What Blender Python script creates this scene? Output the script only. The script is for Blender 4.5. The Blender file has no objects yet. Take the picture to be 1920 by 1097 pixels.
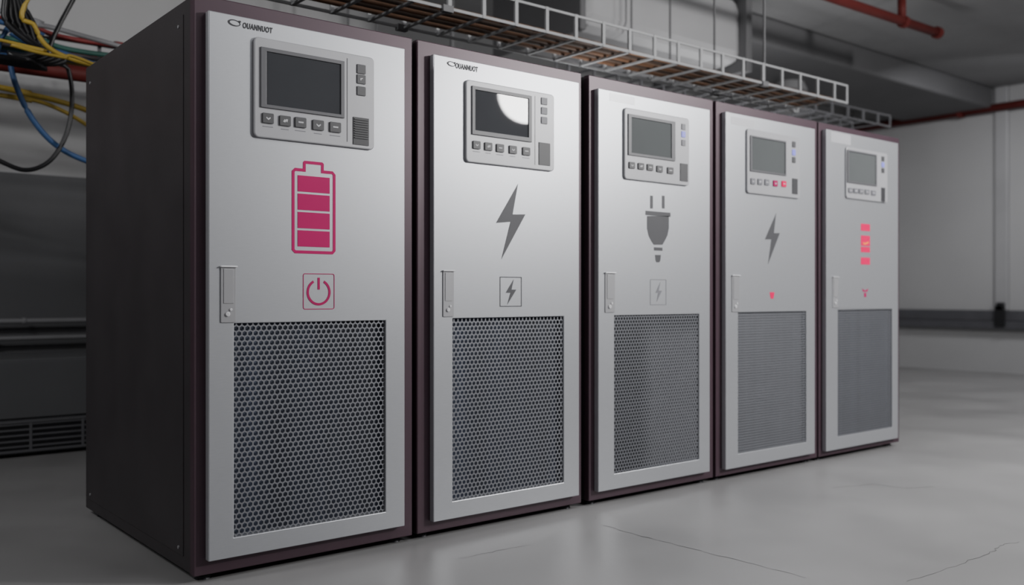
import bpy, bmesh, math, random
from mathutils import Vector, Matrix
random.seed(7)
S=bpy.context.scene; C=S.collection
# ------------------------------------------------------------ camera maths
FP=1747.0; HZ=554.0; CX,CY,CZ=-1.1635,-3.1619,0.99
ca,sa=0.6303,0.7764
def P(px,py,Y=0.0):
    t=(px-960)/FP; v=Y-CY; u=v*(ca+sa*t)/(sa-ca*t); d=ca*u+sa*v
    return (u+CX, CZ-(py-HZ)/FP*d)
def P3(px,py,Y): x,z=P(px,py,Y); return Vector((x,Y,z))
def FL(px,py):
    d=CZ*FP/(py-HZ); l=(px-960)/FP*d
    return Vector((CX+ca*d+sa*l, CY+sa*d-ca*l, 0))
def rectpx(xl,ytl,ybl,xr,ytr,ybr,Y):
    a=P(xl,ytl,Y);b=P(xl,ybl,Y);c=P(xr,ytr,Y);d=P(xr,ybr,Y)
    return a[0],c[0],(b[1]+d[1])/2,(a[1]+c[1])/2
# ------------------------------------------------------------ materials
def mat(name,col,rough=.5,metal=0,var=.08,scale=6,bump=0,stretch=(1,1,1),emit=None,es=0,rvar=0,spec=.5):
    m=bpy.data.materials.new(name); m.use_nodes=True; N=m.node_tree.nodes; L=m.node_tree.links
    b=N['Principled BSDF']; b.inputs['Roughness'].default_value=rough; b.inputs['Metallic'].default_value=metal
    b.inputs['Specular IOR Level'].default_value=spec
    tc=N.new('ShaderNodeTexCoord'); mp=N.new('ShaderNodeMapping'); mp.inputs['Scale'].default_value=stretch
    nz=N.new('ShaderNodeTexNoise'); nz.inputs['Scale'].default_value=scale; nz.inputs['Detail'].default_value=6
    L.new(tc.outputs['Object'],mp.inputs[0]); L.new(mp.outputs[0],nz.inputs['Vector'])
    r=N.new('ShaderNodeMapRange'); r.inputs['From Min'].default_value=.25; r.inputs['From Max'].default_value=.75
    r.inputs['To Min'].default_value=1-var; r.inputs['To Max'].default_value=1+var
    L.new(nz.outputs['Fac'],r.inputs['Value'])
    mx=N.new('ShaderNodeVectorMath'); mx.operation='SCALE'; mx.inputs[0].default_value=col
    L.new(r.outputs[0],mx.inputs['Scale']); L.new(mx.outputs[0],b.inputs['Base Color'])
    if rvar:
        r2=N.new('ShaderNodeMapRange'); r2.inputs['From Min'].default_value=.3; r2.inputs['From Max'].default_value=.7
        r2.inputs['To Min'].default_value=rough-rvar; r2.inputs['To Max'].default_value=rough+rvar
        L.new(nz.outputs['Fac'],r2.inputs['Value']); L.new(r2.outputs[0],b.inputs['Roughness'])
    if bump:
        bp=N.new('ShaderNodeBump'); bp.inputs['Strength'].default_value=bump; bp.inputs['Distance'].default_value=.01
        L.new(nz.outputs['Fac'],bp.inputs['Height']); L.new(bp.outputs[0],b.inputs['Normal'])
    if emit: b.inputs['Emission Color'].default_value=(*emit,1); b.inputs['Emission Strength'].default_value=es
    return m
M={}
M['door']=mat('brushed_door_metal',(.46,.47,.495),.40,.58,.03,30,.008,(1,1,14))
M['frame']=mat('plum_frame',(.070,.040,.054),.42,.2,.06)
M['body']=mat('black_steel',(.042,.037,.040),.5,.1,.15,4)
M['plastic']=mat('panel_plastic',(.42,.42,.44),.4,.1,.03)
M['bezel']=mat('bezel_grey',(.11,.11,.12),.45,0,.05)
M['screen']=mat('dark_screen',(.062,.064,.070),.02,0,.1,3,spec=.16)
M['screen3']=mat('pale_screen',(.118,.126,.128),.1,0,.06,3,emit=(.55,.58,.6),es=.015,spec=.3)
M['btn']=mat('button_dark',(.07,.07,.075),.5,0,.05)
M['btn2']=mat('button_mid',(.18,.18,.20),.5,0,.05)
M['block']=mat('block_dark',(.045,.045,.05),.5,0,.05)
M['mark']=mat('pale_marking',(.6,.6,.62),.6,0,.03)
M['ink']=mat('dark_ink',(.04,.04,.045),.6,0,.05)
M['pink']=mat('magenta_print',(.50,.005,.125),.55,0,.04,spec=.2)
M['pinkd']=mat('magenta_outline',(.42,.008,.11),.55,0,.04,spec=.2)
M['grey']=mat('grey_print',(.085,.085,.092),.5,.1,.05,spec=.3)
M['greyl']=mat('pale_grey_print',(.20,.20,.22),.5,.1,.05)
M['redlit']=mat('red_lit',(.65,.0,.09),.5,0,.03,emit=(1,.0,.12),es=.25,spec=.1)
M['orange']=mat('orange_lit',(.8,.2,.04),.4,0,.03,emit=(1,.25,.03),es=.6)
M['violet']=mat('violet_lit',(.2,.2,.6),.4,0,.03,emit=(.25,.25,1),es=.4)
M['handle']=mat('handle_plate',(.36,.36,.375),.4,.25,.04)
M['handtop']=mat('handle_tab',(.72,.72,.74),.35,.2,.03)
M['sheet']=mat('perforated_sheet',(.22,.225,.245),.45,.4,.05)
M['sheetf']=mat('fine_perforated_sheet',(.165,.17,.187),.5,.3,.05)
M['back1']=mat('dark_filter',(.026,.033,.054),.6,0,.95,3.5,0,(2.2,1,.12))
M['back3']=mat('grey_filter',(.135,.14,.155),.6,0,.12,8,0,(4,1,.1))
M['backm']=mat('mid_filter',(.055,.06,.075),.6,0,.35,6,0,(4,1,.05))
M['label']=mat('label_plate',(.58,.58,.61),.35,.2,.02)
M['rubber']=mat('foot_metal',(.04,.04,.045),.4,.5,.1)
M['floor']=mat('concrete_floor',(.275,.272,.273),.38,0,.16,1.3,.05,rvar=.08)
M['crack']=mat('crack_dark',(.10,.10,.10),.8,0,.3,20)
M['wall']=mat('painted_wall',(.42,.42,.425),.8,0,.05,.8,.03)
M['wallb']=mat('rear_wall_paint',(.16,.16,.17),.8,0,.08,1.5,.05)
M['clad']=mat('dark_cladding',(.125,.126,.132),.8,0,.10,1,spec=.2)
M['unit']=mat('dark_unit_paint',(.11,.112,.118),.7,0,.08,2,spec=.3)
M['ceil']=mat('ceiling_paint',(.26,.26,.265),.85,0,.18,.7)
M['duct']=mat('duct_metal',(.42,.42,.43),.5,.2,.12,1)
M['ductd']=mat('dark_beam',(.13,.13,.135),.6,.1,.1,1)
M['redpipe']=mat('red_pipe',(.12,.020,.018),.6,0,.1,spec=.25)
M['tray']=mat('galvanised_tray',(.30,.303,.31),.6,.1,.06)
M['trayd']=mat('dull_tray',(.13,.13,.14),.6,.2,.06)
M['rod']=mat('dull_rod',(.12,.12,.125),.6,.1,.06)
M['rail']=mat('grey_rail',(.26,.26,.27),.6,.1,.06)
M['band']=mat('dark_band',(.085,.085,.095),.5,0,.1)
M['yellow']=mat('yellow_cable',(.36,.25,.035),.5,0,.06)
M['blue']=mat('blue_cable',(.03,.08,.20),.5,0,.06)
M['red']=mat('red_cable',(.24,.03,.03),.5,0,.06)
M['green']=mat('green_cable',(.025,.10,.08),.5,0,.06)
M['greycable']=mat('grey_cable',(.22,.22,.23),.5,0,.06)
M['black']=mat('black_cable',(.012,.012,.014),.4,0,.06)
M['brown']=mat('brown_cable',(.17,.085,.045),.6,0,.15)
M['umber']=mat('dark_brown_cable',(.09,.06,.045),.6,0,.15)
M['lampg']=mat('lamp_glow',(.8,.8,.8),.5,0,.02,emit=(1,1,1),es=.9)
# ------------------------------------------------------------ mesh helpers
def box(bm,x0,x1,y0,y1,z0,z1):
    v=[bm.verts.new((x,y,z)) for x in(x0,x1) for y in(y0,y1) for z in(z0,z1)]
    for f in((0,1,3,2),(4,6,7,5),(0,4,5,1),(2,3,7,6),(0,2,6,4),(1,5,7,3)): bm.faces.new([v[i] for i in f])
def prism(bm,pts,yf,yb):
    f=[bm.verts.new((x,yf,z)) for x,z in pts]; b=[bm.verts.new((x,yb,z)) for x,z in pts]
    bm.faces.new(f); bm.faces.new(b[::-1]); n=len(pts)
    for i in range(n): bm.faces.new((f[i],b[i],b[(i+1)%n],f[(i+1)%n]))
def ring(bm,o,i_,yf,yb):
    n=len(o); A=[bm.verts.new((x,yf,z)) for x,z in o]; B=[bm.verts.new((x,yf,z)) for x,z in i_]
    D=[bm.verts.new((x,yb,z)) for x,z in o]; E=[bm.verts.new((x,yb,z)) for x,z in i_]
    for k in range(n):
        j=(k+1)%n
        bm.faces.new((A[k],A[j],B[j],B[k])); bm.faces.new((D[k],E[k],E[j],D[j]))
        bm.faces.new((A[k],D[k],D[j],A[j])); bm.faces.new((B[k],B[j],E[j],E[k]))
def rect(x0,x1,z0,z1): return [(x0,z0),(x1,z0),(x1,z1),(x0,z1)]
def rrect(x0,x1,z0,z1,r,n=5):
    p=[]
    for cx,cz,a in((x1-r,z1-r,0),(x0+r,z1-r,90),(x0+r,z0+r,180),(x1-r,z0+r,270)):
        for k in range(n+1):
            t=math.radians(a+90*k/n); p.append((cx+r*math.cos(t),cz+r*math.sin(t)))
    return p
def cyl(bm,c,axis,r,h,n=20,r2=None):
    r2=r if r2 is None else r2
    q=Vector((0,0,1)).rotation_difference(Vector(axis).normalized()).to_matrix().to_4x4()
    bmesh.ops.create_cone(bm,cap_ends=True,segments=n,radius1=r,radius2=r2,depth=h,matrix=Matrix.Translation(c)@q)
def smoothpath(pts,n=8):
    pts=[Vector(p) for p in pts]; out=[]
    for i in range(len(pts)-1):
        p0=pts[max(i-1,0)];p1=pts[i];p2=pts[i+1];p3=pts[min(i+2,len(pts)-1)]
        for k in range(n):
            t=k/n
            out.append(.5*((2*p1)+(p2-p0)*t+(2*p0-5*p1+4*p2-p3)*t*t+(3*p1-p0-3*p2+p3)*t**3))
    out.append(pts[-1]); return out
def tube(bm,pts,r,n=8,smooth=True):
    path=smoothpath(pts) if smooth else [Vector(p) for p in pts]
    rings=[]
    for i,p in enumerate(path):
        d=(path[min(i+1,len(path)-1)]-path[max(i-1,0)]).normalized()
        ref=Vector((0,0,1)) if abs(d.z)<.9 else Vector((0,1,0))
        s=d.cross(ref).normalized(); u=s.cross(d)
        rings.append([bm.verts.new(p+(s*math.cos(a)+u*math.sin(a))*r) for a in[2*math.pi*k/n for k in range(n)]])
    for a,b in zip(rings,rings[1:]):
        for k in range(n): bm.faces.new((a[k],a[(k+1)%n],b[(k+1)%n],b[k]))
    bm.faces.new(rings[0][::-1]); bm.faces.new(rings[-1])
def B(): return bmesh.new()
def obj(name,bm,m,parent=None,bevel=0,smooth=False):
    bmesh.ops.recalc_face_normals(bm,faces=bm.faces)
    if parent:
        r=parent
        while r.parent: r=r.parent
        off=r.location.copy()
    else:
        xs=[v.co.x for v in bm.verts]; ys=[v.co.y for v in bm.verts]; zs=[v.co.z for v in bm.verts]
        off=Vector(((min(xs)+max(xs))/2,(min(ys)+max(ys))/2,min(zs)))
    bmesh.ops.translate(bm,verts=bm.verts,vec=-off)
    if smooth:
        for f in bm.faces: f.smooth=True
    me=bpy.data.meshes.new(name); bm.to_mesh(me); bm.free(); me.materials.append(m)
    o=bpy.data.objects.new(name,me); C.objects.link(o)
    if parent: o.parent=parent
    else: o.location=off
    if bevel:
        b=o.modifiers.new('bevel','BEVEL'); b.width=bevel; b.segments=2; b.limit_method='ANGLE'; b.angle_limit=math.radians(40)
    return o
def thing(name,label,cat,loc,group=None):
    o=bpy.data.objects.new(name,None); C.objects.link(o); o.location=loc; o.empty_display_size=.1
    o['label']=label; o['category']=cat
    if group:o['group']=group
    return o
def tag(o,label,cat,group=None):
    o['label']=label;o['category']=cat
    if group:o['group']=group
    return o
def struct(name,bm,m,parent=None,bevel=0):
    o=obj(name,bm,m,parent,bevel)
    if not parent: o['kind']='structure'
    return o
def text_bm(body,x0,x1,z0,z1,y,shear=0.0,bold=0.0):
    cu=bpy.data.curves.new('t','FONT'); cu.body=body; cu.size=1; cu.extrude=.01; cu.shear=shear; cu.offset=bold; cu.space_character=1.15
    o=bpy.data.objects.new('t',cu); C.objects.link(o)
    dg=bpy.context.evaluated_depsgraph_get(); me=bpy.data.meshes.new_from_object(o.evaluated_get(dg))
    bm=bmesh.new(); bm.from_mesh(me); bpy.data.objects.remove(o); bpy.data.curves.remove(cu); bpy.data.meshes.remove(me)
    xs=[v.co.x for v in bm.verts]; ys=[v.co.y for v in bm.verts]
    ax,bx,ay,by=min(xs),max(xs),min(ys),max(ys)
    for v in bm.verts:
        a=(v.co.x-ax)/(bx-ax); b=(v.co.y-ay)/(by-ay); zz=v.co.z
        v.co=Vector((x0+a*(x1-x0), y-(.0008 if zz>0 else 0), z0+b*(z1-z0)))
    return bm
# ------------------------------------------------------------ room
XW=11.2; YB=4.2; ZC=3.65; XL=-4.0; YF=-7.0
b=B(); box(b,XL-.1,XW+.1,YF-.1,YB+.1,-.1,0); struct('floor',b,M['floor'])
b=B(); box(b,XL-.1,XW+.1,YF-.1,YB+.1,ZC,ZC+.1); struct('ceiling',b,M['ceil'])
b=B(); box(b,XW,XW+.1,YF,YB,0,ZC); struct('wall_right',b,M['wall'])
b=B(); box(b,XL-.1,XW+.1,YB,YB+.1,0,ZC); struct('wall_back',b,M['wall'])
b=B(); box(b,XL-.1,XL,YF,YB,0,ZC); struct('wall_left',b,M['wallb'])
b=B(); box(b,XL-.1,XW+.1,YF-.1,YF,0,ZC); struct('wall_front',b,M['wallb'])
b=B()
for k in range(6):
    x0=XL+k*1.3; box(b,x0+.003,x0+1.297,YB-.012,YB,0,1.86)
struct('trim_1',b,M['clad'],bevel=.002)
b=B(); box(b,XW-.10,XW,YF,YB,.56,.66); box(b,XW-.06,XW,YF,YB,.66,.80); struct('trim_2',b,M['band'],bevel=.01)
b=B(); box(b,XW-.06,XW,2.04,2.2,.80,ZC); struct('trim_3',b,M['duct'],bevel=.01)
b=B(); box(b,XW-.14,XW-.1,2.05,2.17,.6,.86); box(b,XW-.14,XW-.06,2.07,2.15,.8,.90)
tag(obj('wall_bracket',b,M['black'],bevel=.008),'small black bracket at the foot of the pale pilaster','bracket')
def crack(pts,w):
    b=B(); path=[FL(*p) for p in pts]; q=[]
    for a,c in zip(path,path[1:]):
        for k in range(8):
            t=k/8; q.append(a.lerp(c,t)+Vector((random.uniform(-1,1),random.uniform(-1,1),0))*.006)
    prev=None
    for i,p in enumerate(q):
        ww=w*random.uniform(.4,1.2)*(1-abs(i/len(q)-.5)*1.2)
        a=b.verts.new(p+Vector((-ww*.6,-ww,.0008))); c=b.verts.new(p+Vector((ww*.6,ww,.0008)))
        if prev: b.faces.new((prev[0],a,c,prev[1]))
        prev=(a,c)
    return b
for i,(pts,w) in enumerate([(((1112,966),(1130,985),(1190,1002),(1300,1030),(1400,1055),(1530,1088)),.0032),
    (((1700,1090),(1790,1062),(1860,1035),(1880,1022),(1918,1015)),.0017),(((1560,915),(1640,908),(1700,916),(1760,912)),.002),(((860,1048),(930,1034),(1000,1020)),.0015)]):
    o=struct('trim_%d'%(5+i),crack(pts,w),M['crack'])
# ------------------------------------------------------------ cabinets
YD=-.03; YP=-.042
def hexsheet(b,x0,x1,z0,z1,p,hr,y):
    R=p/math.sqrt(3); rowh=1.5*R; cache={}
    nr=int((z1-z0)/rowh)+1; nc=int((x1-x0)/p)+1
    def V(x,z):
        key=(round(x*1e5),round(z*1e5))
        if key not in cache: cache[key]=b.verts.new((x,y,z))
        return cache[key]
    for j in range(nr):
        for i in range(nc+(j%2==0)):
            cx=x0+(i+(.5 if j%2 else 0))*p; cz=z0+j*rowh
            if cx<x0-1e-6 or cx>x1+1e-6: continue
            cl=lambda r,k:(min(max(cx+r*math.cos(math.radians(60*k+30)),x0),x1),min(max(cz+r*math.sin(math.radians(60*k+30)),z0),z1))
            o=[V(*cl(R,k)) for k in range(6)]; n=[V(*cl(hr,k)) for k in range(6)]
            for k in range(6):
                try: b.faces.new((o[k],o[(k+1)%6],n[(k+1)%6],n[k]))
                except ValueError: pass
def poly_px(pts,Y): return [P(x,y,Y) for x,y in pts]
def cabinet(label,X0,X1,door,grille,pitch,hr,sheet,back,handle):
    Z0,Z1=.025,2.025
    r=thing('power_cabinet',label,'cabinet',(X0,0,0),'row of power cabinets')
    b=B(); box(b,X0+.002,X1-.002,.03,1.3475,Z0+.002,Z1-.002); obj('body',b,M['body'],r,.004)
    b=B(); box(b,X0-.001,X0+.004,.10,1.30,Z0+.05,Z1-.05)
    sp=obj('side_panel',b,M['body'],r,.001)
    for y_,z_ in((1.26,.10),(.14,.10),(1.26,1.94),(.14,1.94)):
        b=B(); cyl(b,(X0-.002,y_,z_),(1,0,0),.006,.005,12); obj('screw',b,M['handle'],sp)
    dx0,dx1,dz0,dz1=rectpx(*door,YD)
    dx1=min(dx1,X1-.008)
    b=B(); ring(b,rect(X0,X1,Z0,Z1),rect(dx0+.02,dx1-.02,dz0+.02,dz1-.02),0,.035); obj('front_frame',b,M['frame'],r,.004)
    gx0,gx1,gz0,gz1=rectpx(*grille,YD)
    b=B(); ring(b,rect(dx0,dx1,dz0,dz1),rect(gx0,gx1,gz0,gz1),YD,-.001)
    d=obj('door',b,M['door'],r,.003)
    b=B(); hexsheet(b,gx0,gx1,gz0,gz1,pitch,hr,YD+.006); obj('perforated_grille',b,sheet,d)
    b=B(); box(b,gx0-.01,gx1+.01,-.0008,.02,gz0-.01,gz1+.01); obj('filter_panel',b,back,r)
    for fx in(X0+.055,X1-.055):
        for fy in(.06,1.25):
            b=B(); cyl(b,(fx,fy,.006),(0,0,1),.03,.012,24,.026); cyl(b,(fx,fy,.019),(0,0,1),.011,.02,12); obj('foot',b,M['rubber'],r)
    hx0,hx1=P(handle[0],0,YD)[0],P(handle[1],0,YD)[0]; hm=(handle[0]+handle[1])/2
    hz1=P(hm,handle[2],YD)[1]; hz0=P(hm,handle[3],YD)[1]
    w=hx1-hx0; h=hz1-hz0
    b=B(); prism(b,rrect(hx0+.04*w,hx1-.04*w,hz0,hz1,.004),YD-.004,YD)
    hd=obj('handle',b,M['handle'],d,.0015)
    b=B(); box(b,hx0+.2*w,hx1-.2*w,YD-.006,YD-.0035,hz0+.34*h,hz1-.05*h)
    obj('handle_lever',b,M['handle'],d,.002)
    b=B(); box(b,hx0+.0*w,hx1+.02*w,YD-.011,YD-.001,hz1-.022*h,hz1+.005*h); obj('handle_tab',b,M['handtop'],d,.002)
    cx=(hx0+hx1)/2
    b=B(); cyl(b,(cx-.05*w,YD-.006,hz0+.15*h),(0,1,0),.13*w,.006,20); box(b,cx-.07*w,cx-.03*w,YD-.0097,YD-.008,hz0+.12*h,hz0+.18*h); obj('lock',b,M['handtop'],d,.001)
    b=B(); cyl(b,(cx+.14*w,YD-.0055,hz0+.23*h),(0,1,0),.08*w,.005,14); obj('lock_pin',b,M['handtop'],d,.001)
    return r,d
def panel(r,pan,bez,scr,btns,bs,sq,ss,blk,divx,mscr,mb,msq,mblk,btnm=None,sqm=None,marks=True,ribs=True,mp=None):
    x0,x1,z0,z1=rectpx(*pan,YD)
    b=B(); prism(b,rrect(x0,x1,z0,z1,.018,6),YP,YD)
    p=obj('control_panel',b,mp or M['plastic'],r,.004)
    if divx:
        dx=P(divx,0,YP)[0]; b=B(); box(b,dx-.0015,dx+.0015,YP-.0008,YP,z0+.02,z1-.02)
        obj('divider_line',b,M['bezel'],p)
    a=rectpx(*bez,YP); s=rectpx(*scr,YP)
    b=B(); ring(b,rect(*a),rect(*s),YP-.006,YP); obj('screen_bezel',b,M['bezel'],p,.0015)
    b=B(); box(b,s[0],s[1],YP-.002,YP,s[2],s[3]); obj('screen',b,mscr,p)
    for i,(x,y) in enumerate(btns):
        cx,cz=P(x,y,YP); w=bs[0]/2*(P(x+1,y,YP)[0]-P(x,y,YP)[0]); h=bs[1]/2*abs(P(x,y+1,YP)[1]-cz)
        b=B(); prism(b,rrect(cx-w,cx+w,cz-h,cz+h,min(w,h)*.2,3),YP-.006,YP); obj('button',b,(btnm or {}).get(i,mb),p,.001)
        yy=YP-.0066; mk=B()
        if i in(0,3): prism(mk,[(cx-.35*w,cz+.25*h),(cx,cz-.05*h),(cx+.35*w,cz+.25*h),(cx+.4*w,cz),(cx,cz-.38*h),(cx-.4*w,cz)][::-1],yy,YP-.006)
        elif i==1:
            prism(mk,[(cx-.45*w,cz-.2*h),(cx-.05*w,cz-.35*h),(cx+.1*w,cz-.05*h),(cx+.3*w,cz-.3*h),(cx+.45*w,cz+.3*h),(cx+.1*w,cz+.35*h),(cx-.05*w,cz+.1*h),(cx-.15*w,cz+.35*h)],yy,YP-.006)
        else: box(mk,cx-.45*w,cx+.45*w,yy,YP-.006,cz-.12*h,cz+.16*h)
        obj('button_symbol',mk,M['mark'],p)
        if marks:
            k=B(); tw=w*(.95 if i%2==0 else .7); box(k,cx-tw,cx+tw,YP-.0006,YP,cz-1.72*h,cz-1.58*h)
            obj('caption_mark',k,M['btn2'],p)
    for i,(x,y) in enumerate(sq):
        cx,cz=P(x,y,YP); w=ss[0]/2*(P(x+1,y,YP)[0]-P(x,y,YP)[0]); h=ss[1]/2*abs(P(x,y+1,YP)[1]-cz)
        b=B(); prism(b,rrect(cx-w,cx+w,cz-h,cz+h,min(w,h)*.15,3),YP-.004,YP); obj('indicator_key',b,(sqm or {}).get(i,msq),p,.0008)
        if marks and ribs and i==1:
            mk=B(); prism(mk,[(cx-.3*w,cz-.3*h),(cx-.1*w,cz-.3*h),(cx+.0*w,cz+.05*h),(cx+.3*w,cz+.1*h),(cx+.3*w,cz+.3*h),(cx-.3*w,cz+.2*h)],YP-.0046,YP-.004); obj('key_symbol',mk,M['mark'],p)
    bx0,bx1=P(blk[0],0,YP)[0],P(blk[1],0,YP)[0]; m=(blk[0]+blk[1])/2; bz1=P(m,blk[2],YP)[1]; bz0=P(m,blk[3],YP)[1]
    b=B(); box(b,bx0,bx1,YP-.003,YP,bz0,bz1)
    if ribs:
        for k in range(9):
            z=bz1-(bz1-bz0)*(.06+.085*k); box(b,bx0+.004,bx1-.004,YP-.006,YP-.003,z-(bz1-bz0)*.035,z)
    obj('vent_block',b,mblk,p)
    return p
def flat(name,bm,m,d): return obj(name,bm,m,d)
YI=YD-.0012
def rp(b,x0,x1,y0,y1,dy=0):
    m=(x0+x1)/2; prism(b,rect(P(x0,0,YD)[0],P(x1,0,YD)[0],P(m,y1,YD)[1],P(m,y0,YD)[1]),YI-dy,YD-dy)
def outline(b,x0,x1,y0,y1,t,r=.006):
    m=(x0+x1)/2; a,c,e,f=P(x0,0,YD)[0],P(x1,0,YD)[0],P(m,y1,YD)[1],P(m,y0,YD)[1]
    ring(b,rrect(a,c,e,f,r),rrect(a+t,c-t,e+t,f-t,max(r-t,.001)),YI,YD)
def plate(d,x0,x1,y0,y1,m_='label'):
    b=B(); m=(x0+x1)/2
    prism(b,rect(P(x0,0,YD)[0],P(x1,0,YD)[0],P(m,y1,YD)[1],P(m,y0,YD)[1]),YD-.0005,YD); obj('name_plate',b,M[m_],d)
def logo(d,ex,ey,x0,x1,yl0,yl1,yr0,yr1,body,s):
    b=B(); cx,cz=P(ex,ey,YD); A=[];Q=[]
    for k in range(32):
        t=2*math.pi*k/32; th=.0034+.0035*(1+math.cos(t-3.6))/2
        A.append((cx+s*math.cos(t),cz+s*.5*math.sin(t)-.001*math.cos(t))); Q.append((cx+(s-th)*math.cos(t)+.0005,cz+(s*.5-th*.7)*math.sin(t)-.001*math.cos(t)))
    ring(b,A,Q,YI,YD)
    prism(b,[(cx+s*.62,cz+s*.42),(cx+s*.8,cz+s*.12),(cx+s*1.12,cz+s*.3),(cx+s*.96,cz+s*.52)],YI,YD)
    obj('emblem',b,M['ink'],d)
    X0,z1,=P(x0,yl0,YD); _,z0=P(x0,yl1,YD); X1,w1=P(x1,yr0,YD); _,w0=P(x1,yr1,YD)
    b=text_bm(body,X0,X1,(z0+w0)/2,(z1+w1)/2,YD-.0006,.12,.04)
    obj('lettering',b,M['ink'],d)
# --- 1
r1,d1=cabinet('nearest grey and plum power cabinet with large pink battery symbol',0,.8868,
   (391,18,1053,759,92,987),(439,607,1008,723,600,960),.0205,.0088,M['sheet'],M['back1'],(412,443,499,605,1))
panel(r1,(474,75,256,699,104,283),(488,88,204,645,115,219),(499,97,198,638,121,213),
   [(502,222),(534,227),(563,230),(596,235),(628,239)],(21,19),[(677,130),(677,149),(677,171)],(16,17),(662,691,221,272),651,
   M['screen'],M['btn'],M['btn'],M['block'])
logo(d1,439,43,455,511,43,53.5,51,62.5,'OUANNUOT',.023)
b=B()
m=588; ox0,ox1=P(547,0,YD)[0],P(629,0,YD)[0]; oz1,oz0=P(m,318,YD)[1],P(m,476,YD)[1]; tx0,tx1=P(568,0,YD)[0],P(607,0,YD)[0]; tz=P(m,303,YD)[1]; t=.011
O=[(ox0+.012,oz0),(ox1-.012,oz0),(ox1,oz0+.012),(ox1,oz1-.012),(ox1-.012,oz1),(tx1,oz1),(tx1,tz-.006),(tx1-.006,tz),(tx0+.006,tz),(tx0,tz-.006),(tx0,oz1),(ox0+.012,oz1),(ox0,oz1-.012),(ox0,oz0+.012)]
I=[(ox0+t+.004,oz0+t),(ox1-t-.004,oz0+t),(ox1-t,oz0+t+.004),(ox1-t,oz1-t-.004),(ox1-t-.004,oz1-t),(tx1-t,oz1-t),(tx1-t,tz-t-.001),(tx1-t-.001,tz-t),(tx0+t+.001,tz-t),(tx0+t,tz-t-.001),(tx0+t,oz1-t),(ox0+t+.004,oz1-t),(ox0+t,oz1-t-.004),(ox0+t,oz0+t+.004)]
ring(b,O,I,YI,YD)
for y in(331,365,399,433): rp(b,558,618,y,y+30)
flat('battery_symbol',b,M['pink'],d1)
b=B(); outline(b,568,627,513,580,.0025,.008)
cx,cz=P(597.5,548,YD); R0,R1=.040,.049
for k in range(40):
    a0=math.radians(118+304*k/40); a1=math.radians(118+304*(k+1)/40)
    prism(b,[(cx+R0*math.cos(a0),cz+R0*math.sin(a0)),(cx+R1*math.cos(a0),cz+R1*math.sin(a0)),(cx+R1*math.cos(a1),cz+R1*math.sin(a1)),(cx+R0*math.cos(a1),cz+R0*math.sin(a1))],YI,YD)
box(b,cx-.0045,cx+.0045,YI,YD,cz+.010,cz+.054)
flat('power_symbol',b,M['pinkd'],d1)
# --- 2
def bolt(b,px): prism(b,poly_px(px,YD)[::-1],YI,YD)
r2,d2=cabinet('second cabinet from the near end, large grey lightning bolt, glare on screen',.9097,1.8188,
   (813,103,976,1086,153,932),(849,597,940,1057,593,905),.0205,.0086,M['sheet'],M['back1'],(829,851,507,594,1))
panel(r2,(871,148,304,1036,180,322),(884,160,252,996,181,267),(890,168,246,990,186,256),
   [(893,272),(915,275),(937,278),(961,281),(986,284)],(14,15),[(1020,190),(1020,208),(1020,226)],(11,13),(1010,1031,268,310),1003,
   M['screen'],M['btn'],M['btn2'],M['block'],ribs=False)
logo(d2,846,120,854,896,118,128.5,125,135.5,'OUANNUOT',.021)
b=B(); bolt(b,[(971,345),(930,418),(957,416),(940,486),(985,402),(961,402)]); flat('lightning_symbol',b,M['grey'],d2)
b=B(); outline(b,937,978,519,575,.0035,.002); bolt(b,[(963,524),(948,549),(957,549),(951,571),(968,543),(959,543)]); flat('boxed_lightning_symbol',b,M['grey'],d2)
# --- 3  (its filter fades from dark at the left and top edge to grey)
g=rectpx(1152,590,888,1311,590,862,YD)
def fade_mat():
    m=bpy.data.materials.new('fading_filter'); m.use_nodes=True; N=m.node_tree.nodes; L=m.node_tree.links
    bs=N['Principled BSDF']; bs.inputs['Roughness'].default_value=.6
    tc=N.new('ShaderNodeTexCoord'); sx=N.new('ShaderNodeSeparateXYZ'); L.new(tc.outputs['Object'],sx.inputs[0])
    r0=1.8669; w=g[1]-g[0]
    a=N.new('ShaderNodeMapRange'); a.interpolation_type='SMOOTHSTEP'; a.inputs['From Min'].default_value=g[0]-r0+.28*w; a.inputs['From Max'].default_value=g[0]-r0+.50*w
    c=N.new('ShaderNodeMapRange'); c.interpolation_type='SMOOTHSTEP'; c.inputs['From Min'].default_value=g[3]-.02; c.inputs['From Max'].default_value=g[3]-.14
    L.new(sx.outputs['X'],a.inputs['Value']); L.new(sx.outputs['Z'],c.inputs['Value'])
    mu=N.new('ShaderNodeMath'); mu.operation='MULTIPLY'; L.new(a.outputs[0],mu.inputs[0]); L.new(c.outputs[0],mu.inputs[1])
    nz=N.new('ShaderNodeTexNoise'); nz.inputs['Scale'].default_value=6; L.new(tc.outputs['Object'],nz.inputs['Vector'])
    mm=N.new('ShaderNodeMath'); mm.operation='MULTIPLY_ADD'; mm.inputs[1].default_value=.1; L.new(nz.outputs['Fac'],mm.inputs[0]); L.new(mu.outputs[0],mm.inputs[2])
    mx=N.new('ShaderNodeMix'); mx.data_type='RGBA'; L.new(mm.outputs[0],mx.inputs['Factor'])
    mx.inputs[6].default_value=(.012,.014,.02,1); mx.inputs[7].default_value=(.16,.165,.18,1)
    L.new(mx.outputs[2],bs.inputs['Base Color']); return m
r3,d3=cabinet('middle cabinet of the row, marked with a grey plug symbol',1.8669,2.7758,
   (1122,165,921,1331,206,886),(1152,590,888,1311,590,862),.0185,.0074,M['sheetf'],fade_mat(),(1133,1153,511,586,1))
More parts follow.
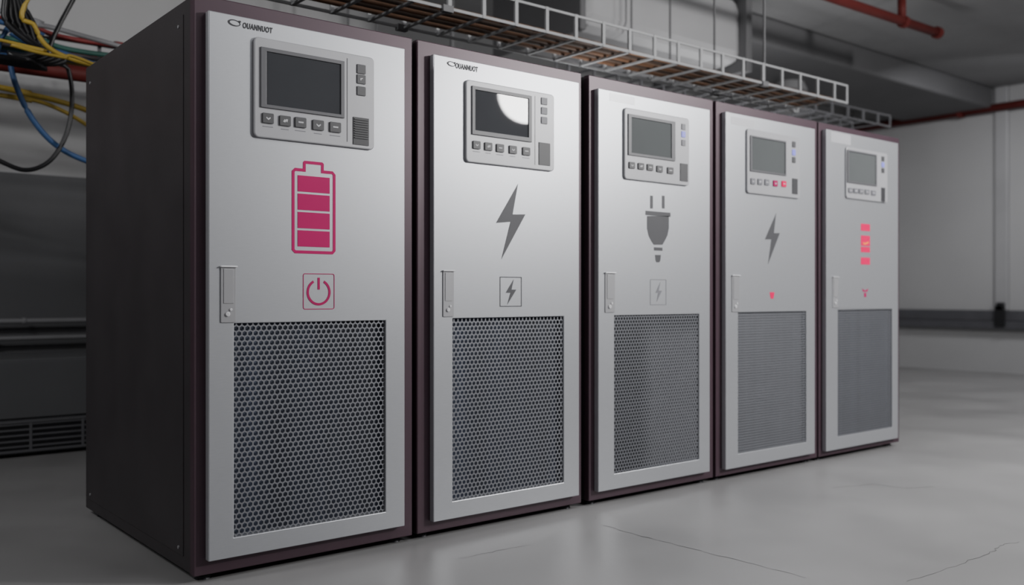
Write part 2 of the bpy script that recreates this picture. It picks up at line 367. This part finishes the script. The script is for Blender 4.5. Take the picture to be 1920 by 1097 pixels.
for o in r3.children:
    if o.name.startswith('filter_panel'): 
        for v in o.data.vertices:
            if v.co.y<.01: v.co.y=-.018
panel(r3,(1168,204,335,1289,221,350),(1177,214,291,1265,228,302),(1183,221,287,1258,232,296),
   [(1184,310),(1201,312),(1218,314),(1236,317),(1256,320)],(11,12),[(1281,238),(1281,252),(1281,268)],(7,11),(1275,1289,307,340),0,
   M['screen3'],M['btn'],M['btn2'],M['block'],sqm={1:M['violet']},marks=False,ribs=False)
plate(d3,1143,1190,178,193)
b=B(); rp(b,1219,1224,367,391); rp(b,1241,1246,367,391); rp(b,1210,1257,397,405)
q=[(1213,405),(1254,405),(1254,428),(1251,442),(1246,452),(1242,459),(1226,459),(1221,452),(1216,442),(1213,428)]
prism(b,poly_px(q,YD),YI,YD); rp(b,1226,1242,464,470); 
prism(b,poly_px([(1228,478),(1239,478),(1238,488),(1236,492),(1231,492),(1229,488)],YD),YI,YD)
flat('plug_symbol',b,M['grey'],d3)
b=B(); outline(b,1219,1249,524,572,.0025,.002); bolt(b,[(1238,529),(1229,549),(1234,549),(1231,566),(1241,545),(1235,545)]); flat('boxed_lightning_symbol',b,M['greyl'],d3)
# --- 4
r4,d4=cabinet('fourth cabinet, small grey lightning bolt above a tiny red cup light',2.798,3.7426,
   (1361,210,880,1528,241,851),(1384,585,850,1512,584,830),.0165,.0060,M['sheetf'],M['back3'],(1371,1386,516,585,0))
panel(r4,(1398,242,362,1497,258,373),(1406,255,322,1473,264,329),(1409,258,319,1471,267,326),
   [(1411,340),(1424,341),(1437,342),(1453,344),(1469,345)],(8,11),[(1488,271),(1488,286),(1488,300)],(6,11),(1485,1495,335,364),0,
   M['screen3'],M['btn2'],M['btn'],M['block'],btnm={3:M['pinkd'],4:M['redlit']},sqm={1:M['violet']},marks=False,ribs=False)
plate(d4,1371,1414,222,236)
b=B(); bolt(b,[(1455,400),(1434,449),(1446,449),(1440,495),(1462,437),(1451,437)]); flat('lightning_symbol',b,M['grey'],d4)
b=B(); prism(b,poly_px([(1443,548),(1452,548),(1450,560),(1445,560)],YD),YI,YD); flat('cup_light',b,M['redlit'],d4)
# --- 5
r5,d5=cabinet('farthest cabinet with glowing red battery bars on its door',3.759,4.693,
   (1549,243,846,1684,268,822),(1571,580,817,1673,580,803),.0165,.0062,M['sheetf'],M['backm'],(1560,1571,519,577,0))
panel(r5,(1584,276,372,1661,288,380),(1588,282,343,1643,289,349),(1591,285,340,1641,292,346),
   [(1594,357),(1604,358),(1614,359),(1625,360),(1637,362)],(8,9),[(1655,298),(1655,309),(1655,320)],(5,9),(1652,1659,352,378),0,
   M['screen3'],M['btn2'],M['btn'],M['block'],sqm={1:M['violet']},marks=False,ribs=False)
plate(d5,1558,1595,250,269)
for y0,y1 in((420,433),(442,461),(463,473),(483,496)):
    b=B(); rp(b,1614,1631,y0,y1); flat('battery_light_bar',b,M['redlit'],d5)
b=B(); prism(b,poly_px([(1618,454),(1621,456),(1628,453),(1628,456),(1621,459),(1618,457)],YD),YI-.0015,YI); flat('orange_light',b,M['orange'],d5)
b=B(); prism(b,poly_px([(1616,541),(1622,545),(1628,541),(1626,547),(1618,547)],YD),YI,YD); rp(b,1620,1624,549,557); flat('small_red_light',b,M['pinkd'],d5)
# ------------------------------------------------------------ cable trays
def tray(label,x0,x1,y0,y1,z,h,step,m,hang,th=.010):
    t=thing('cable_tray',label,'cable tray',((x0+x1)/2,(y0+y1)/2,z))
    for y in(y0,y1):
        b=B(); box(b,x0,x1,y-th/2,y+th/2,z,z+.016); box(b,x0,x1,y-th/2,y+th/2,z+h-.014,z+h)
        box(b,x0,x0+.02,y-th/2,y+th/2,z+.014,z+h-.01); box(b,x1-.02,x1,y-th/2,y+th/2,z+.014,z+h-.01)
        obj('side_rail',b,m,t,.002)
    x=x0+step/2
    while x<x1:
        b=B(); w=.010
        ring(b,[(x-w,z),(x+w,z),(x+w,z+.01),(x-w,z+.01)],[(x-w*.5,z+.003),(x+w*.5,z+.003),(x+w*.5,z+.007),(x-w*.5,z+.007)],y0,y1)
        for y in(y0,y1): box(b,x-w,x+w,y-th/2-.002,y+th/2+.002,z,z+h)
        obj('rung',b,m,t); x+=step
    for hx in hang:
        for y in(y0,y1):
            b=B(); cyl(b,(hx,y,(z+ZC)/2),(0,0,1),.008,ZC-z,10); box(b,hx-.03,hx+.03,y-.015,y+.015,z-.012,z+.02); obj('hanger_rod',b,M['rod'],t)
    return t
tray('pale galvanised cable tray with brown cables running just above the cabinet tops',.1,5.0,.56,.97,2.38,.14,.21,M['tray'],(1.45,4.0))
tray('dull grey cable tray behind the pale one, over the far cabinets',3.4,7.4,1.55,1.95,2.62,.12,.26,M['trayd'],(4.2,))
tray('dull cable tray near the rear wall carrying coloured cables',-3.5,3.6,3.15,3.6,2.50,.10,.3,M['trayd'],(-1.0,2.6))
for k in range(5):
    y=.63+.066*k; m=['brown','umber'][k%2]
    b=B(); tube(b,[(.1+i*.605,y+random.uniform(-.005,.005),2.41+(k%3==0)*.002) for i in range(9)],.014,8)
    w_={'brown':'brown','umber':'dark brown'}[m]
    tag(obj('cable',b,M[m],smooth=True),w_+' cable lying in the pale tray above the cabinets','cable',w_+' cables in the pale tray')
for k,(mn,y,z) in enumerate([('red',3.22,2.53),('green',3.3,2.53),('blue',3.38,2.53),('yellow',3.46,2.53),('red',3.54,2.53)]):
    b=B(); tube(b,[(-3.4+i*.85,y+random.uniform(-.008,.008),z+random.uniform(0,.004)) for i in range(9)],.018,8)
    tag(obj('cable',b,M[mn],smooth=True),mn+' cable lying in the tray near the rear wall' + (', farther red one' if k==4 else (', nearer red one' if k==0 else '')),'cable')
def cable(label,mn,pts,Y,r,a=None,e=None):
    b=B(); q=[P3(x,y,Y+dy) for x,y,dy in pts]
    if a: q=[Vector((a[0],Y,a[1]))]+q
    if e: q=q+[Vector((e[0],Y,e[1]))]
    tube(b,q,r,10); tag(obj('cable',b,M[mn],smooth=True),label,'cable')
cable('upper yellow cable sagging below the red pipe at left','yellow',[(-60,152,0),(0,164,0),(60,178,0),(110,190,0),(165,208,0),(260,250,0)],2.88,.016,(XL+.002,2.5),(2.6,1.95))
cable('lower yellow cable sagging below the red pipe at left','yellow',[(-60,168,0),(0,178,0),(50,185,0),(100,200,0),(165,236,0),(260,310,0)],2.82,.012,(XL+.002,2.4),(2.6,1.5))
cable('blue cable curving down in front of the rear wall','blue',[(10,60,0),(18,110,0),(30,160,0),(60,222,0),(105,272,0),(165,303,0),(260,330,0)],2.76,.016,(.6,ZC-.005),(2.9,1.6))
cable('black cable hanging in a deep loop at far left','black',[(-120,200,0),(-60,270,0),(0,302,0),(50,319,0),(95,300,0),(125,250,0),(135,190,0),(128,130,0),(100,70,0)],2.70,.013,(-.5,ZC-.005),(.75,ZC-.005))
cable('yellow cable dropping from above over the red pipe','yellow',[(58,-10,0),(66,50,0),(95,92,0),(165,120,0),(260,135,0)],2.30,.013,(.62,ZC-.005),(2.2,2.1))
cable('blue cable running behind the dark cable bundle','blue',[(-40,30,0),(20,62,0),(70,88,0),(120,100,0),(170,118,0),(260,140,0)],2.64,.015,(XL+.002,2.9),(2.4,2.1))
cable('grey cable crossing behind the dark bundle at upper left','greycable',[(-40,10,0),(30,40,0),(90,50,0),(150,66,0),(230,88,0)],2.94,.015,(XL+.002,3.0),(2.4,2.35))
cable('thin yellow cable low in the tangled bundle at upper left','yellow',[(-40,66,0),(20,84,0),(70,98,0),(120,108,0),(180,122,0)],2.22,.009,(XL+.002,2.6),(1.4,1.9))
cable('red cable above the blue one at upper left','red',[(-60,20,0),(30,35,0),(90,62,0),(140,74,0),(210,84,0),(300,100,0)],3.08,.016,(XL+.002,3.0),(3.3,2.4))
cable('green cable between the red and blue ones','green',[(-60,55,0),(60,70,0),(110,88,0),(160,98,0),(220,106,0),(300,120,0)],3.02,.016,(XL+.002,2.9),(3.0,2.3))
for i in range(6):
    o=-13+5.2*i; b=B(); Yc=2.36+.045*i
    q=[P3(x+o*1.2,y+o*.6,Yc) for x,y in((10,-90),(25,-10),(38+o,45),(60,80),(98+o*.6,100),(75+o,112),(30,108),(-60,100))]
    q=[Vector((q[0].x,Yc,ZC-.005))]+q+[Vector((XL+.002,Yc,2.45))]
    tube(b,q,.015,8)
    tag(obj('cable',b,M['black'],smooth=True),'black cable in the tangled bundle at upper left','cable','black cables of the tangled bundle')
# ------------------------------------------------------------ pipes
def pipe(label,pts,r,m,flanges=(),brackets=(),drop=None):
    t=thing('pipe',label,'pipe',pts[0]); b=B()
    tube(b,pts,r,16,False); obj('pipe_run',b,m,t,smooth=True)
    for c,ax in flanges:
        b=B(); cyl(b,c,ax,r*1.35,r*1.4,20); obj('coupling',b,m,t,.004)
    for x0,x1,y0,y1,z0,z1 in brackets:
        b=B(); box(b,x0,x1,y0,y1,z0,z1); obj('bracket',b,M['rod'],t,.002)
    if drop:
        b=B(); tube(b,drop,r*.9,14,False); obj('drop_pipe',b,m,t,smooth=True)
pipe('thick red pipe along the rear wall below the tray at left',[(XL,3.0,2.36),(3.8,3.0,2.36)],.048,M['redpipe'],[((0.6,3.0,2.36),(1,0,0)),((-1.2,3.0,2.36),(1,0,0))],
   [(x,x+.03,2.99,3.01,2.36,ZC) for x in(-1.8,3.2)])
pipe('red pipe running high along the right wall',[(XW-.12,-6.5,3.38),(XW-.12,4.1,3.38)],.05,M['redpipe'],[((XW-.12,2.6,3.38),(0,1,0)),((XW-.12,.8,3.38),(0,1,0))],
   [(XW-.13,XW-.11,y,y+.02,3.40,ZC) for y in(-4,0,3.6)])
pipe('red sprinkler pipe under the ceiling at upper right',[(3.6,1.15,3.42),(7.35,1.05,3.42)],.04,M['redpipe'],[((6.75,1.07,3.42),(1,0,0)),((7.32,1.05,3.42),(1,0,0))],(),
   [(6.72,1.07,ZC),(6.72,1.07,3.42)])
pipe('upper thin grey rail pipe low on the rear wall',[(XL,4.08,.81),(5,4.08,.81)],.018,M['rail'],[((0.3,4.08,.81),(1,0,0))],[(x,x+.03,4.07,YB-.013,.79,.80) for x in(-2,.9,3)])
pipe('lower thin grey rail pipe low on the rear wall',[(XL,4.08,.69),(5,4.08,.69)],.016,M['rail'],[((0.1,4.08,.69),(1,0,0))],[(x,x+.03,4.07,YB-.013,.665,.675) for x in(-2,.9,3)])
# low unit
t=thing('equipment_unit','low dark equipment unit with louvred vent behind the nearest cabinet','unit',(0.2,3.6,0))
b=B(); box(b,-2.2,1.9,3.16,3.9,.02,.60); obj('body',b,M['unit'],t,.01)
for xa,xb in((-2.15,-.55),(-.45,.75),(.8,1.85)):
    b=B(); box(b,xa,xb,3.145,3.162,.24,.585); obj('front_panel',b,M['unit'],t,.004)
    b=B(); ring(b,rect(xa,xb,.03,.225),rect(xa+.02,xb-.02,.045,.21),3.14,3.165)
    for k in range(5):
        z=.06+.034*k; box(b,xa+.02,xb-.02,3.145,3.16,z,z+.012)
    n=int((xb-xa)/.35)
    for k in range(1,n+1): 
        x=xa+(xb-xa)*k/(n+1); box(b,x-.008,x+.008,3.142,3.16,.04,.215)
    obj('vent_grille',b,M['trayd'],t,.002)
    b=B(); box(b,xa+.02,xb-.02,3.150,3.161,.045,.21); obj('vent_backing',b,M['black'],t)
b=B(); box(b,-2.2,1.9,3.2,3.9,0,.02); obj('plinth',b,M['black'],t)
# ducts
t=thing('air_duct','light grey air duct hanging under the ceiling above the cabinets','duct',(4.6,2.5,3.0))
b=B(); box(b,3.7,5.7,2.0,3.0,3.04,ZC); obj('duct_body',b,M['duct'],t,.12)
b=B(); box(b,5.66,5.74,1.94,3.06,2.98,ZC); obj('flange',b,M['ductd'],t,.01)
b=B(); box(b,3.66,3.72,1.96,3.04,3.0,ZC); obj('flange',b,M['ductd'],t,.01)
b=B(); box(b,5.8,11.1,2.2,3.4,3.38,ZC); struct('trim_9',b,M['ductd'],bevel=.03)
lx,ly=P(1480,0,3.0)[0],3.0
t=thing('ceiling_lamp','small round lamp under the ceiling beyond the middle cabinets','lamp',(lx,ly,3.1))
b=B(); cyl(b,(lx,ly,3.33),(0,0,1),.2,.1,32,.16); obj('canopy',b,M['duct'],t)
b=B(); cyl(b,(lx,ly,3.2),(0,0,1),.03,.2,12); obj('stem',b,M['tray'],t)
b=B(); cyl(b,(lx,ly,3.07),(0,0,1),.24,.08,32,.12); obj('shade',b,M['duct'],t)
b=B(); cyl(b,(lx,ly,3.04),(0,0,1),.2,.012,32); obj('diffuser',b,M['lampg'],t)
# ------------------------------------------------------------ lights
def area(name,loc,target,e,size,shape='DISK',sy=None,col=(1,1,1)):
    l=bpy.data.lights.new(name,'AREA'); l.energy=e; l.shape=shape; l.size=size; l.color=col
    if sy: l.size_y=sy
    o=bpy.data.objects.new(name,l); C.objects.link(o); o.location=loc
    o.rotation_euler=(Vector(target)-Vector(loc)).to_track_quat('-Z','Y').to_euler()
area('disc_light',(5.127,-4.409,3.11),(1.9,0,1.6),225,.62,col=(1,.99,.98))
area('disc_light',(5.70,-3.35,3.32),(2.9,0,1.9),60,.4,col=(1,.99,.98))  # added light, brightens the tops of the farther doors
area('ceiling_fill',(1.6,-2.2,3.58),(1.6,-2.2,0),36,1.6,'RECTANGLE',.3,(.97,.98,1))  # added overhead fill for ambient light, no fixture modelled
area('ceiling_fill',(5.5,-1.9,3.58),(5.5,-1.9,0),46,1.6,'RECTANGLE',.3,(.98,.98,1))  # added overhead fill for the right side of the floor
area('ceiling_fill',(9.0,0.8,3.40),(10.0,1.4,0),46,1.4,'RECTANGLE',.3,(.98,.98,1))  # added fill to brighten the right wall
area('rear_fill',(-2.6,.2,3.3),(.2,4.2,1.3),46,.8,'RECTANGLE',.3)  # added fill to brighten the rear wall at left
area('fill_lamp',(-3.4,-1.6,3.2),(-.2,.8,.8),22,.9,'RECTANGLE',.5,(1,.98,.99))
area('hidden_upfill',(2.6,1.12,2.06),(3.0,1.3,3.6),6,1.6,'RECTANGLE',.15)  # added light, unseen on the cabinet tops, brightens tray and ceiling
area('hidden_upfill',(5.6,2.0,1.9),(5.6,1.6,3.6),16,1.6,'RECTANGLE',.2)  # added light, unseen behind the row, lifts the duct and ceiling
w=bpy.data.worlds.new('world'); S.world=w; w.use_nodes=True; w.node_tree.nodes['Background'].inputs[0].default_value=(.5,.52,.56,1); w.node_tree.nodes['Background'].inputs[1].default_value=.1
# ------------------------------------------------------------ camera
c=bpy.data.cameras.new('camera'); co=bpy.data.objects.new('camera',c); C.objects.link(co)
co.location=(CX,CY,CZ); co.rotation_euler=(math.pi/2,0,math.atan2(sa,ca)-math.pi/2)
c.sensor_width=36; c.lens=FP/1920*36; c.shift_y=(HZ-548.5)/1920
c.dof.use_dof=True; c.dof.focus_distance=3.5; c.dof.aperture_fstop=1.6
c.clip_end=60
S.camera=co
